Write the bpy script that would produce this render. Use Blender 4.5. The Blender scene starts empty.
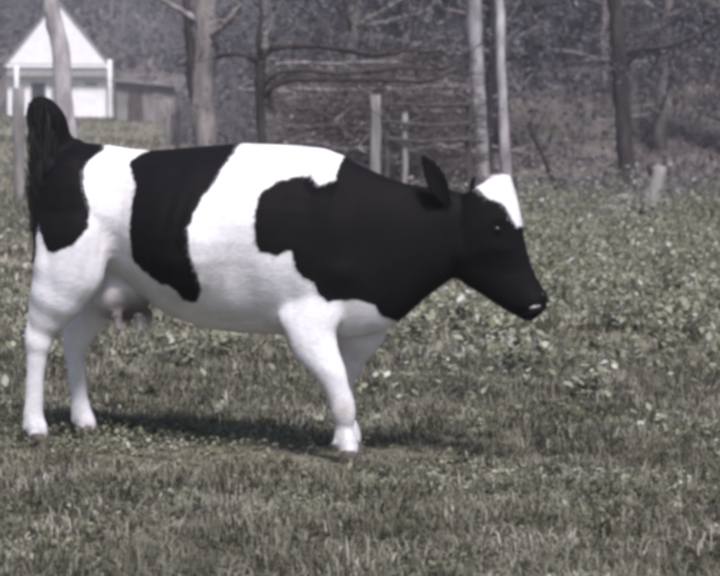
import bpy, math, random
import numpy as np
from mathutils import Vector, noise as mnoise

SC = bpy.context.scene
COL = SC.collection
RNG = np.random.default_rng(7)
random.seed(7)

# ------------------------------------------------------------------ camera
F = 2240.0                      # focal length in pixels of the 720 px wide photograph
HOR = 118.0                     # row of the level horizon
CAMD, CAMH = 10.0, 1.5          # camera stands 10 m from the cow, 1.5 m up
PITCH = math.atan((288 - HOR) / F)
cam = bpy.data.cameras.new("camera")
camo = bpy.data.objects.new("camera", cam)
COL.objects.link(camo)
cam.sensor_width = 36.0
cam.lens = F / 720 * 36.0
cam.clip_end = 2000
camo.location = (0, -CAMD, CAMH)
camo.rotation_euler = (math.radians(90) - PITCH, 0, 0)
cam.dof.use_dof = True
cam.dof.focus_distance = 9.8
cam.dof.aperture_fstop = 6.0
SC.camera = camo
SC.cycles.pixel_filter_type = 'BLACKMAN_HARRIS'
SC.cycles.filter_width = 5.4    # soft video lens

# ------------------------------------------------------------------ light
SUN = Vector((0.17, -0.60, 0.95)).normalized()
world = bpy.data.worlds.new("World")
SC.world = world
world.use_nodes = True
wn = world.node_tree
sky = wn.nodes.new('ShaderNodeTexSky')
sky.sky_type = 'NISHITA'
sky.sun_disc = False
sky.sun_elevation = math.asin(SUN.z)
sky.sun_rotation = math.atan2(SUN.x, SUN.y)
sky.dust_density = 2.0
bg = wn.nodes['Background']
bg.inputs['Strength'].default_value = 0.075
wn.links.new(sky.outputs['Color'], bg.inputs['Color'])
sun = bpy.data.lights.new("sun", 'SUN')
sun.energy = 3.7
sun.angle = math.radians(14.0)
sun.color = (1.0, 0.955, 1.0)
suno = bpy.data.objects.new("sun", sun)
COL.objects.link(suno)
suno.rotation_euler = SUN.to_track_quat('Z', 'Y').to_euler()
SC.view_settings.view_transform = 'Standard'
SC.view_settings.look = 'None'
SC.view_settings.gamma = 1.0
SC.view_settings.exposure = 0.74
SC.cycles.max_bounces = 6
SC.cycles.diffuse_bounces = 2
SC.cycles.use_denoising = True


# ------------------------------------------------------------------ helpers
def P(px, py, d):
    """photo pixel -> world point at distance d in front of the camera"""
    u, v = (px - 360) / F, (288 - py) / F
    dy = math.cos(PITCH) + v * math.sin(PITCH)
    dz = -math.sin(PITCH) + v * math.cos(PITCH)
    s = d / dy
    return Vector((u * s, -CAMD + d, CAMH + dz * s))


def sstep(a, b, x):
    t = np.clip((np.asarray(x, float) - a) / (b - a), 0, 1)
    return t * t * (3 - 2 * t)


_ang = RNG.uniform(0, 2 * math.pi, 24)
_ph = RNG.uniform(0, 2 * math.pi, 24)


def wav(x, y, f, k=0):
    """cheap smooth noise, about -1..1"""
    s = 0
    for i in range(5):
        a = _ang[(i + 5 * k) % 24]
        ff = f * (0.7 + 0.23 * i)
        s = s + np.sin((x * math.cos(a) + y * math.sin(a)) * ff + _ph[(i + 3 * k) % 24] + 1.7 * np.sin(ff * 0.6 * (x * math.sin(a) - y * math.cos(a)) + i))
    return s / 3.2


def gz(x, y):
    x = np.asarray(x, float)
    y = np.asarray(y, float)
    d = y + CAMD
    z = -0.03 * np.clip(x, -4, 4) * (1 - sstep(22, 40, d))
    start = 142 - 96 * sstep(-11, 1, x)
    z = z + 1.5 * sstep(60, 130, d) * (1 - sstep(-11, 1, x))
    e = np.maximum(0, d - start)
    z = z + (11.0 + 5.0 * (1 - sstep(-11, 1, x))) * (1 - np.exp(-e / 78.0)) * sstep(0, 14, e) + 0.03 * e
    z = z + 0.025 * wav(x, y, 1.1, 0) * sstep(2.5, 5, np.hypot(x, y)) * (1 - 0.3 * sstep(60, 90, d)) + 0.012 * wav(x, y, 3.1, 1) * sstep(1.8, 3, np.hypot(x, y))
    z = z + 0.25 * wav(x, y, 0.16, 2) * sstep(45, 80, d)
    return z


def gzf(x, y):
    return float(gz(x, y))


class MB:
    def __init__(self):
        self.v, self.f = [], []

    def tube(self, pts, rad, n=8, jitter=0.0, closed=True, rnd=random):
        pts = [Vector(p) for p in pts]
        base = len(self.v)
        m = len(pts)
        ref = Vector((0.13, 0.97, 0.2))
        for i, p in enumerate(pts):
            t = (pts[min(i + 1, m - 1)] - pts[max(i - 1, 0)]).normalized()
            if abs(t.dot(ref)) > 0.92:
                ref = Vector((0.9, 0.1, 0.4))
            a = t.cross(ref).normalized()
            b = t.cross(a).normalized()
            r = rad[i]
            for k in range(n):
                th = 2 * math.pi * k / n
                rr = r * (1 + jitter * rnd.uniform(-1, 1))
                self.v.append(p + a * (rr * math.cos(th)) + b * (rr * math.sin(th)))
        for i in range(m - 1):
            for k in range(n):
                k2 = (k + 1) % n
                self.f.append((base + i * n + k, base + i * n + k2, base + (i + 1) * n + k2, base + (i + 1) * n + k))
        if closed:
            self.f.append(tuple(base + k for k in range(n))[::-1])
            self.f.append(tuple(base + (m - 1) * n + k for k in range(n)))
        return self

    def rings(self, rings):
        """loft closed rings of equal length, capped with fans"""
        base = len(self.v)
        n = len(rings[0])
        for r in rings:
            self.v.extend(Vector(p) for p in r)
        for i in range(len(rings) - 1):
            for k in range(n):
                k2 = (k + 1) % n
                self.f.append((base + i * n + k, base + i * n + k2, base + (i + 1) * n + k2, base + (i + 1) * n + k))
        for idx, flip in ((0, True), (len(rings) - 1, False)):
            c = sum((Vector(p) for p in rings[idx]), Vector()) / n
            ci = len(self.v)
            self.v.append(c)
            for k in range(n):
                k2 = (k + 1) % n
                a, b = base + idx * n + k, base + idx * n + k2
                self.f.append((b, a, ci) if flip else (a, b, ci))
        return self

    def ball(self, c, r, n=14, m=9):
        c = Vector(c)
        rx, ry, rz = r
        rings = []
        for i in range(1, m):
            ph = math.pi * i / m
            rings.append([c + Vector((rx * math.sin(ph) * math.cos(2 * math.pi * k / n), ry * math.sin(ph) * math.sin(2 * math.pi * k / n), -rz * math.cos(ph))) for k in range(n)])
        return self.rings(rings)

    def box(self, lo, hi):
        b = len(self.v)
        for z in (lo[2], hi[2]):
            for x, y in ((lo[0], lo[1]), (hi[0], lo[1]), (hi[0], hi[1]), (lo[0], hi[1])):
                self.v.append(Vector((x, y, z)))
        for q in ((3, 2, 1, 0), (4, 5, 6, 7), (0, 1, 5, 4), (1, 2, 6, 5), (2, 3, 7, 6), (3, 0, 4, 7)):
            self.f.append(tuple(b + i for i in q))
        return self

    def prism(self, poly, y0, y1):
        """poly of (x, z), extruded from y0 to y1"""
        b = len(self.v)
        n = len(poly)
        for y in (y0, y1):
            for x, z in poly:
                self.v.append(Vector((x, y, z)))
        self.f.append(tuple(b + i for i in range(n)))
        self.f.append(tuple(b + n + i for i in range(n))[::-1])
        for i in range(n):
            j = (i + 1) % n
            self.f.append((b + i, b + n + i, b + n + j, b + j))
        return self

    def mesh(self, name, smooth=True):
        me = bpy.data.meshes.new(name)
        me.from_pydata([tuple(p) for p in self.v], [], self.f)
        me.update()
        if smooth:
            me.polygons.foreach_set('use_smooth', [True] * len(me.polygons))
        return me

    def build(self, name, mat, parent=None, smooth=True):
        return link(name, self.mesh(name, smooth), mat, parent)


def link(name, me, mat, parent=None):
    o = bpy.data.objects.new(name, me)
    COL.objects.link(o)
    if mat is not None and me is not None and not me.materials:
        me.materials.append(mat)
    o.parent = parent
    return o


def empty(name, loc=(0, 0, 0), rz=0):
    o = bpy.data.objects.new(name, None)
    COL.objects.link(o)
    o.location = loc
    o.rotation_euler = (0, 0, rz)
    o.empty_display_size = 0.2
    return o


def tag(o, label=None, cat=None, group=None, kind=None):
    for k, v in (('label', label), ('category', cat), ('group', group), ('kind', kind)):
        if v:
            o[k] = v
    return o


def mesh_np(name, verts, tris, attrs=None, smooth=False):
    verts = np.ascontiguousarray(verts, np.float32)
    tris = np.ascontiguousarray(tris, np.int32)
    me = bpy.data.meshes.new(name)
    me.vertices.add(len(verts))
    me.vertices.foreach_set('co', verts.ravel())
    me.loops.add(tris.size)
    me.loops.foreach_set('vertex_index', tris.ravel())
    me.polygons.add(len(tris))
    me.polygons.foreach_set('loop_start', np.arange(0, tris.size, 3, dtype=np.int32))
    if smooth:
        me.polygons.foreach_set('use_smooth', np.ones(len(tris), bool))
    for k, a in (attrs or {}).items():
        at = me.attributes.new(k, 'FLOAT', 'POINT')
        at.data.foreach_set('value', np.ascontiguousarray(a, np.float32))
    me.update()
    me.validate()
    return me


# ------------------------------------------------------------------ materials
def mat(name, rough=0.85, spec=0.2):
    m = bpy.data.materials.new(name)
    m.use_nodes = True
    b = m.node_tree.nodes['Principled BSDF']
    b.inputs['Roughness'].default_value = rough
    b.inputs['Specular IOR Level'].default_value = spec
    return m, m.node_tree, b


def ramp(nt, fac, stops, interp='LINEAR'):
    r = nt.nodes.new('ShaderNodeValToRGB')
    r.color_ramp.interpolation = interp
    el = r.color_ramp.elements
    while len(el) < len(stops):
        el.new(0.5)
    for e, (p, c) in zip(el, stops):
        e.position = p
        e.color = (*c, 1) if len(c) == 3 else c
    nt.links.new(fac, r.inputs['Fac'])
    return r.outputs['Color']


def noise(nt, scale, detail=4, vec=None, coord='Object', stretch=None, rough=0.55):
    n = nt.nodes.new('ShaderNodeTexNoise')
    n.inputs['Scale'].default_value = scale
    n.inputs['Detail'].default_value = detail
    n.inputs['Roughness'].default_value = rough
    if vec is None:
        tc = nt.nodes.new('ShaderNodeTexCoord')
        vec = tc.outputs[coord]
    if stretch:
        mp = nt.nodes.new('ShaderNodeMapping')
        mp.inputs['Scale'].default_value = stretch
        nt.links.new(vec, mp.inputs['Vector'])
        vec = mp.outputs['Vector']
    nt.links.new(vec, n.inputs['Vector'])
    return n.outputs['Fac']


def bump(nt, b, h, strength=0.4, dist=0.02):
    bn = nt.nodes.new('ShaderNodeBump')
    bn.inputs['Strength'].default_value = strength
    bn.inputs['Distance'].default_value = dist
    nt.links.new(h, bn.inputs['Height'])
    nt.links.new(bn.outputs['Normal'], b.inputs['Normal'])


def mix(nt, fac, a, c, mode='MIX'):
    n = nt.nodes.new('ShaderNodeMix')
    n.data_type = 'RGBA'
    n.blend_type = mode
    for sock, val in ((n.inputs[0], fac), (n.inputs[6], a), (n.inputs[7], c)):
        if hasattr(val, 'is_linked'):
            nt.links.new(val, sock)
        elif isinstance(val, (int, float)):
            sock.default_value = val
        else:
            sock.default_value = (*val, 1)
    return n.outputs[2]


def attr(nt, name):
    a = nt.nodes.new('ShaderNodeAttribute')
    a.attribute_name = name
    return a.outputs['Fac']


def math_n(nt, op, a, b=None, clamp=False):
    n = nt.nodes.new('ShaderNodeMath')
    n.operation = op
    n.use_clamp = clamp
    for s, v in ((n.inputs[0], a), (n.inputs[1], b)):
        if v is None:
            continue
        if hasattr(v, 'is_linked'):
            nt.links.new(v, s)
        else:
            s.default_value = v
    return n.outputs[0]


def simple(name, c1, c2, scale, rough=0.85, bs=0.3, bd=0.02, stretch=None, spec=0.2, c3=None):
    m, nt, b = mat(name, rough, spec)
    n = noise(nt, scale, 6, stretch=stretch)
    st = [(0.3, c1), (0.68, c2)]
    if c3:
        st.append((0.8, c3))
    nt.links.new(ramp(nt, n, st), b.inputs['Base Color'])
    n2 = noise(nt, scale * 3, 4, stretch=stretch)
    bump(nt, b, n2, bs, bd)
    return m


M = {}
M['bark_pale'] = simple('pale_bark', (0.13, 0.12, 0.12), (0.46, 0.43, 0.44), 5, stretch=(1, 1, 0.35), bs=0.5)
M['bark_grey'] = simple('grey_bark', (0.10, 0.09, 0.085), (0.27, 0.245, 0.235), 6, stretch=(1, 1, 0.25), bs=0.6)
M['bark_dark'] = simple('dark_bark', (0.016, 0.014, 0.014), (0.05, 0.043, 0.042), 7, stretch=(1, 1, 0.25), bs=0.6)
M['old_wood'] = simple('weathered_wood', (0.10, 0.094, 0.092), (0.27, 0.255, 0.25), 9, stretch=(1, 1, 0.15), bs=0.4)
M['dark_wood'] = simple('dark_weathered_wood', (0.03, 0.026, 0.024), (0.09, 0.08, 0.075), 9, stretch=(1, 1, 0.3), bs=0.4)
M['rock'] = simple('pale_rock', (0.2, 0.19, 0.18), (0.48, 0.46, 0.45), 4, bs=0.6)

# ground: pasture turf into leaf litter on the wooded slope
m, nt, b = mat('pasture_ground', 0.95, 0.1)
n1 = noise(nt, 0.9, 8)
n2 = noise(nt, 9, 6)
n3 = noise(nt, 40, 4)
turf = mix(nt, n2, (0.06, 0.057, 0.038), (0.19, 0.18, 0.13))
turf = mix(nt, ramp(nt, n1, [(0.42, (0, 0, 0)), (0.62, (1, 1, 1))]), turf, mix(nt, n3, (0.08, 0.072, 0.052), (0.25, 0.23, 0.175)))
litter = mix(nt, ramp(nt, n3, [(0.35, (0, 0, 0)), (0.65, (1, 1, 1))]), (0.06, 0.05, 0.048), (0.17, 0.15, 0.145))
litter = mix(nt, ramp(nt, n1, [(0.45, (0, 0, 0)), (0.7, (1, 1, 1))]), litter, (0.115, 0.11, 0.085))
lawn = mix(nt, n2, (0.12, 0.115, 0.082), (0.21, 0.2, 0.15))
c = mix(nt, attr(nt, 'litter'), turf, litter)
c = mix(nt, attr(nt, 'lawn'), c, lawn)
nt.links.new(c, b.inputs['Base Color'])
bump(nt, b, n2, 0.8, 0.05)
M['ground'] = m


def blade_mat(name, stops, rough=0.7, trans=0.25):
    m, nt, b = mat(name, 0.9, 0.06)
    c = ramp(nt, attr(nt, 'tint'), stops)
    nt.links.new(c, b.inputs['Base Color'])
    tr = nt.nodes.new('ShaderNodeBsdfTranslucent')
    nt.links.new(c, tr.inputs['Color'])
    mx = nt.nodes.new('ShaderNodeMixShader')
    mx.inputs[0].default_value = trans
    nt.links.new(b.outputs[0], mx.inputs[1])
    nt.links.new(tr.outputs[0], mx.inputs[2])
    nt.links.new(mx.outputs[0], nt.nodes['Material Output'].inputs['Surface'])
    return m


M['grass'] = blade_mat('grass_blades', [(0.0, (0.04, 0.036, 0.027)), (0.28, (0.115, 0.112, 0.083)), (0.55, (0.208, 0.20, 0.156)), (0.8, (0.315, 0.297, 0.245)), (1.0, (0.49, 0.47, 0.43))])
M['weed'] = blade_mat('weed_leaves', [(0.0, (0.06, 0.062, 0.036)), (0.4, (0.165, 0.17, 0.11)), (0.75, (0.29, 0.295, 0.225)), (1.0, (0.48, 0.48, 0.44))])
M['brush'] = blade_mat('brush_leaves', [(0.0, (0.035, 0.03, 0.034)), (0.4, (0.10, 0.09, 0.095)), (0.75, (0.20, 0.182, 0.185)), (1.0, (0.36, 0.335, 0.34))])
M['crown'] = blade_mat('crown_leaves', [(0.0, (0.035, 0.035, 0.042)), (0.5, (0.092, 0.09, 0.10)), (1.0, (0.23, 0.225, 0.245))])

# ------------------------------------------------------------------ terrain
ys = np.concatenate([np.linspace(-13, 12, 120, endpoint=False), np.linspace(12, 60, 110, endpoint=False), np.linspace(60, 260, 110, endpoint=False), np.array([260, 320, 420, 600, 900])])
xs = np.concatenate([np.array([-600, -350, -220, -150, -110]), np.linspace(-80, -9, 70, endpoint=False), np.linspace(-9, 9, 110, endpoint=False), np.linspace(9, 80, 70), np.array([110, 150, 220, 350, 600])])
X, Y = np.meshgrid(xs, ys)
Z = gz(X, Y)
nv = np.stack([X.ravel(), Y.ravel(), Z.ravel()], 1)
ny, nx = X.shape
ii = (np.arange(ny - 1)[:, None] * nx + np.arange(nx - 1)[None, :]).ravel()
tr = np.concatenate([np.stack([ii, ii + 1, ii + nx + 1], 1), np.stack([ii, ii + nx + 1, ii + nx], 1)])
D_ = Y + CAMD
lit = sstep(30, 46, D_ + 4 * wav(X, Y, 0.5, 3)) * sstep(-9, 1, X + 2.5 * wav(X, Y, 0.3, 1) + 1.2 * wav(X, Y, 1.1, 2))
lit = np.maximum(lit, sstep(134, 150, D_))
lawn = sstep(36, 70, D_ + 6 * wav(X, Y, .4, 2)) * (1 - lit)
ground = link('pasture_ground', mesh_np('pasture_ground', nv, tr, {'litter': lit.ravel(), 'lawn': lawn.ravel()}, True), M['ground'])
tag(ground, kind='structure')

# ------------------------------------------------------------------ cow
CS = 224.0          # photo pixels per metre at the cow
YAW = math.radians(-9)
KX = 1 / math.cos(YAW)


def L(px, py, y=0.0):
    return Vector(((px - 290) / CS * KX, y, (455 - py) / CS))


cow = empty('cow', (-0.3125, -0.15, 0), YAW)      # photo x 290 stands 0.31 m left of the axis
tag(cow, 'black and white patched dairy cow walking to the right across the pasture', 'cow')
cb = MB()
# trunk and neck: x, top, bottom, half width, ridge factor
ST = [(44, 172, 232, .06, .2), (50, 158, 252, .13, .25), (62, 147, 268, .19, .3), (85, 143, 274, .23, .34), (110, 146, 274, .25, .34),
      (132, 150, 288, .245, .34), (150, 151, 301, .272, .32), (170, 149.5, 315, .312, .28), (205, 146, 328, .345, .26), (240, 144, 331, .33, .30), (262, 144.5, 332, .285, .34), (280, 145, 333, .268, .36),
      (300, 146, 335, .255, .42), (325, 149, 335, .225, .45), (345, 156, 336, .205, .45), (365, 167, 333, .18, .38), (385, 176, 327, .15, .3),
      (405, 182, 313, .128, .25), (425, 186, 294, .115, .2), (445, 188, 279, .105, .2), (460, 192, 268, .09, .2)]
N = 40
rings = []
for (x, t, bt, hw, k) in ST:
    ct, hh = (t + bt) / 2, (bt - t) / 2 / CS
    r = []
    for i in range(N):
        th = 2 * math.pi * i / N
        cx, sx = math.cos(th), math.sin(th)
        ch = min(1, max(0, (x - 285) / 40))
        w = hw * math.copysign(abs(cx) ** (0.96 - .2 * ch), cx) * (1 - k * max(0, sx) ** 2.2) * (1 - (0.36 - .3 * ch) * max(0, -sx) ** 1.5)
        p = L(x, ct, w)
        p.z += hh * math.copysign(abs(sx) ** 0.9, sx)
        r.append(p)
    rings.append(r)
cb.rings(rings)
# head: front point, back point, half width
HD = [((498, 172.5), (476, 184), .055), ((506, 175), (458, 194), .085), ((509, 186), (447, 222), .108), ((513, 200), (443, 250), .118), ((516.5, 217), (447, 270), .110),
      ((520.5, 238), (468, 285), .083), ((525, 257), (486, 296), .068), ((531, 273), (501, 305), .066), ((537, 284), (513, 311), .072), ((542, 292), (521, 316), .072), ((543.5, 300), (529, 315), .056)]
rings = []
n = 28
for (f, bk, hw) in HD:
    a, c2 = L(*f), L(*bk)
    ce, ax = (a + c2) / 2, (a - c2) / 2
    r = []
    for i in range(n):
        th = 2 * math.pi * i / n
        cx, sx = math.cos(th), math.sin(th)
        w = hw * math.copysign(abs(sx) ** 0.85, sx) * (1 - 0.18 * max(0, -cx))
        r.append(ce + ax * math.copysign(abs(cx) ** 0.88, cx) + Vector((0, w, 0)))
    rings.append(r)
cb.rings(rings)


def limb(pts, n=16):
    """pts: (px, py, y, fore-aft radius, side radius) or with a Vector first"""
    rings = []
    cs = [p[0] if isinstance(p[0], Vector) else L(p[0], p[1], p[2]) for p in pts]
    rr = [p[-2:] for p in pts]
    # resample with catmull-rom
    out = []
    for i in range(len(cs) - 1):
        p0, p1, p2, p3 = cs[max(i - 1, 0)], cs[i], cs[i + 1], cs[min(i + 2, len(cs) - 1)]
        for s in range(4):
            t = s / 4
            q = 0.5 * ((2 * p1) + (p2 - p0) * t + (2 * p0 - 5 * p1 + 4 * p2 - p3) * t * t + (3 * p1 - p0 - 3 * p2 + p3) * t ** 3)
            u = t * t * (3 - 2 * t)
            out.append((q, rr[i][0] * (1 - u) + rr[i + 1][0] * u, rr[i][1] * (1 - u) + rr[i + 1][1] * u))
    out.append((cs[-1], *rr[-1]))
    for i, (q, ra, rb) in enumerate(out):
        t = (out[min(i + 1, len(out) - 1)][0] - out[max(i - 1, 0)][0]).normalized()
        side = Vector((0, 1, 0))
        side = (side - t * side.dot(t)).normalized()
        fa = t.cross(side).normalized()
        rings.append([q + fa * (ra * math.cos(2 * math.pi * k / n)) + side * (rb * math.sin(2 * math.pi * k / n)) for k in range(n)])
    cb.rings(rings)


def foot_local(px, y):
    """ground under a foot, in the cow's own frame"""
    p = L(px, 455, y)
    w = cow.location + Vector((p.x * math.cos(YAW) - p.y * math.sin(YAW), p.x * math.sin(YAW) + p.y * math.cos(YAW), 0))
    return Vector((p.x, p.y, gzf(w.x, w.y)))


NEAR, FAR = -0.17, 0.17
LEGS = [  # upper points, then fetlock px and hoof px
    ([(322, 215, NEAR * .7, .12, .06), (322, 262, NEAR * .8, .17, .06), (318, 303, NEAR * .85, .15, .060), (320, 335, NEAR * .9, .105, .062), (335, 362, NEAR * .95, .072, .058), (344, 384, NEAR * .95, .056, .048),
      (349, 400, NEAR * .92, .055, .051), (350, 409, NEAR * .92, .051, .049), (350, 419, NEAR * .92, .042, .036), (350, 431, NEAR * .92, .041, .035)], 351, 356, NEAR * .92),
    ([(330, 240, FAR * .8, .14, .07), (350, 290, FAR * .8, .15, .085), (356, 326, FAR * .7, .125, .075), (345, 358, FAR * .9, .075, .058), (337, 386, FAR * .95, .05, .045), (337, 401, FAR * .9, .053, .05),
      (338, 410, FAR * .9, .045, .044), (340, 420, FAR * .9, .037, .033), (341, 430, FAR * .9, .037, .033)], 343, 348, FAR * .9),
    ([(84, 195, NEAR * .85, .18, .075), (86, 235, NEAR * 1.05, .19, .108), (80, 266, NEAR * 1.05, .175, .108), (68, 294, NEAR * 1.0, .13, .085), (57, 316, NEAR * .9, .09, .06), (50, 332, NEAR * .85, .060, .046),
      (46, 343, NEAR * .85, .060, .05), (44, 356, NEAR * .85, .047, .039), (42, 376, NEAR * .85, .039, .033), (41, 400, NEAR * .85, .041, .035)], 41, 47, NEAR * .85),
    ([(86, 200, FAR * .85, .17, .075), (92, 245, FAR * 1.05, .18, .105), (90, 280, FAR * 1.05, .165, .10), (83, 306, FAR * 1.0, .12, .08), (73, 328, FAR * .9, .085, .06), (66, 346, FAR * .85, .066, .05),
      (64, 355, FAR * .85, .058, .046), (65, 369, FAR * .85, .045, .04), (66, 387, FAR * .85, .042, .036), (68, 402, FAR * .85, .041, .036)], 71, 78, FAR * .85),
]
HOOF = []
for up, fx, hx, y in LEGS:
    g1, g2 = foot_local(fx, y), foot_local(hx, y)
    pts = list(up)
    pts.append((g1 + Vector((-0.004, 0, 0.125)), .047, .046))
    pts.append((g1.lerp(g2, 0.6) + Vector((0, 0, 0.075)), .046, .046))
    pts.append((g2 + Vector((-0.012, 0, 0.045)), .045, .05))
    limb(pts)
    HOOF.append(g2)
# points of hock with the tendon above, dewclaws
for (hx_, y) in ((38, NEAR * .85), (56, FAR * .85)):
    cb.tube([L(hx_ + 6, 296, y), L(hx_ + 2, 316, y), L(hx_, 332, y), L(hx_ + 2, 344, y)], [.03, .022, .026, .02], 10)
for g in HOOF:
    for s in (-1, 1):
        cb.ball(g + Vector((-.062, s * .022, .095)), (.017, .014, .02))
# muscles and bones
for s in (-1, 1):
    cb.ball(L(54, 172, .085 * s), (.05, .05, .07))            # pin bone
    cb.ball(L(318, 212, .105 * s), (.15, .09, .24))           # shoulder blade
    cb.ball(L(348, 262, .095 * s), (.14, .09, .17))           # point of shoulder
    cb.ball(L(462, 243, .055 * s), (.085, .05, .10))          # cheek
    cb.ball(L(494, 216, .078 * s), (.055, .035, .032))        # brow
    cb.ball(L(532, 296, .042 * s), (.034, .032, .036))        # nostril wing
    cb.ball(L(84, 215, .145 * s), (.17, .11, .27))             # haunch
cb.ball(L(493, 181, 0), (.05, .06, .03))                     # poll
cb.ball(L(378, 300, 0), (.12, .085, .11))                      # brisket
cb.ball(L(205, 245, 0), (.30, .345, .30))                      # barrel
cb.ball(L(117, 295, 0.05), (.15, .12, .13))                   # udder
for tx, ty in ((121, -.07), (143, -.07), (121, .1), (143, .1)):
    cb.tube([L(tx, 312, ty), L(tx + 1, 322, ty), L(tx + 2, 331, ty)], [.028, .022, .015], 10)


# ears: leaf-shaped, cupped
def ear(base, tip, normal, w):
    base, tip, normal = Vector(base), Vector(tip), Vector(normal).normalized()
    ax = tip - base
    side = ax.cross(normal).normalized()
    prof = [(0, .38), (.12, .6), (.3, .92), (.5, 1.0), (.7, .82), (.87, .5), (1.0, .14)]
    rings = []
    for t, k in prof:
        c = base + ax * t
        r = []
        for i in range(12):
            th = 2 * math.pi * i / 12
            u = math.cos(th)
            r.append(c + side * (w * k * u) + normal * (0.016 * math.sin(th) + 0.03 * k * u * u - 0.01))
        rings.append(r)
    cb.rings(rings)


ear(L(447, 204, -.085), L(426, 154, -.15), (0.35, -.9, .2), .052)
ear(L(468, 194, .075), L(466, 180, .20), (0.6, .55, .3), .05)
# tail: lifted in an arch, then hanging behind the rump
TAIL = [L(80, 151, 0), L(68, 148, 0), L(61, 138, -.01), L(57, 122, -.02), L(49, 110, -.03), L(42, 107, -.04), L(41, 118, -.05), L(44, 136, -.06), L(43, 156, -.07), L(41, 180, -.08), L(42, 205, -.08)]
limb([(p, r, r) for p, r in zip(TAIL, [.05, .048, .05, .052, .05, .046, .052, .05, .042, .032, .022])], 14)
cb.ball(L(57, 150, -.02), (.055, .05, .06))

src = cb.build('cow_source', None)
md = src.modifiers.new('u', 'REMESH')
md.mode = 'VOXEL'
md.voxel_size = 0.0095
md.use_smooth_shade = True
ms = src.modifiers.new('s', 'SMOOTH')
ms.factor = 0.5
ms.iterations = 9
bpy.context.view_layer.update()
dg = bpy.context.evaluated_depsgraph_get()
bme = bpy.data.meshes.new_from_object(src.evaluated_get(dg))
bpy.data.objects.remove(src)
bme.name = 'body'

nvv = len(bme.vertices)
co = np.empty(nvv * 3, np.float32)
bme.vertices.foreach_get('co', co)
co = co.reshape(-1, 3)
PX = co[:, 0] / KX * CS + 290
PY = 455 - co[:, 2] * CS


def sdist(px, py, poly):
    """signed distance to a polygon in pixels, positive inside"""
    poly = np.array(poly, float)
    dmin = np.full(len(px), 1e9)
    ins = np.zeros(len(px), bool)
    for i in range(len(poly)):
        a, b2 = poly[i], poly[(i + 1) % len(poly)]
        e = b2 - a
        t = np.clip(((px - a[0]) * e[0] + (py - a[1]) * e[1]) / (e @ e + 1e-9), 0, 1)
        dmin = np.minimum(dmin, np.hypot(px - a[0] - t * e[0], py - a[1] - t * e[1]))
        cnd = ((a[1] > py) != (b2[1] > py)) & (px < (b2[0] - a[0]) * (py - a[1]) / (b2[1] - a[1] + 1e-12) + a[0])
        ins ^= cnd
    return np.where(ins, dmin, -dmin)


P1 = [(20, 60), (70, 80), (80, 134), (92, 136), (110, 149), (102, 160), (97, 170), (100, 186), (105, 206), (104, 226), (95, 240), (75, 250), (63, 249), (58, 236), (53, 222), (50, 262), (20, 262)]
P2 = [(137, 160), (150, 152), (170, 135), (245, 135), (241, 155), (228, 180), (215, 205), (207, 225), (208, 245), (214, 265), (216, 285), (208, 297), (195, 297), (190, 286), (182, 281), (172, 276), (160, 268), (146, 259), (143, 236), (147, 205), (147, 185)]
P3 = [(268, 206), (272, 191), (285, 181), (305, 175), (318, 175), (327, 184), (340, 178), (345, 160), (345, 130), (560, 130), (560, 330), (410, 336), (386, 332), (398, 318), (386, 313), (378, 300), (365, 295), (335, 296), (326, 289), (322, 278), (312, 272), (305, 262), (302, 247), (296, 247), (290, 252), (273, 247), (268, 236)]
WH = [(474, 186), (480, 178), (486, 168), (540, 168), (540, 216), (519, 222), (514, 225), (509, 216), (503, 205), (497, 199), (488, 196), (481, 190)]
near = co[:, 1] < 0.02
sd1 = sdist(PX, PY, P1)
fx = np.where(near, PX, PX + 14 * np.sin(PY / 21.0))
sd = np.maximum(sd1, np.maximum(sdist(fx, PY, P2), sdist(PX, PY, P3)))
wh = sdist(PX, PY, WH)
tailm = (PX < 62) & (PY < 262) & (PX < 52 - 0.0 * PY) & (co[:, 1] < 0.02)
sd = np.minimum(sd, -wh) + .9 * wav(co[:, 0] * 10, co[:, 2] * 10, 3.0, 1)
at = bme.attributes.new('patch', 'FLOAT', 'POINT')
at.data.foreach_set('value', (sd / CS).astype(np.float32))
udder_shade = np.clip(1 - np.hypot((PX - 130) / 34, (PY - 312) / 24) ** 2, 0, 1) * (np.abs(co[:, 1]) < .16)  # dark udder patch, the shade of its hollow put into the colour
mz = np.clip(1 - np.hypot((PX - 541) / 12, (PY - 303) / 10) ** 2, 0, 1) * 0.0
at = bme.attributes.new('udder_shade', 'FLOAT', 'POINT')
at.data.foreach_set('value', np.maximum(udder_shade, mz).astype(np.float32))
# hair and muscle relief
nrm = np.empty(nvv * 3, np.float32)
bme.vertices.foreach_get('normal', nrm)
nrm = nrm.reshape(-1, 3)
rib = np.sin(PX * 0.42 + PY * 0.10) * np.clip(1 - np.hypot((PX - 205) / 55, (PY - 240) / 60) ** 2, 0, 1)
def dent(cx_, cy_, rx_, ry_, am):
    return am * np.exp(-(((PX - cx_) / rx_) ** 2 + ((PY - cy_) / ry_) ** 2)) * np.clip(np.abs(co[:, 1]) / .12, 0, 1)


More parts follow.
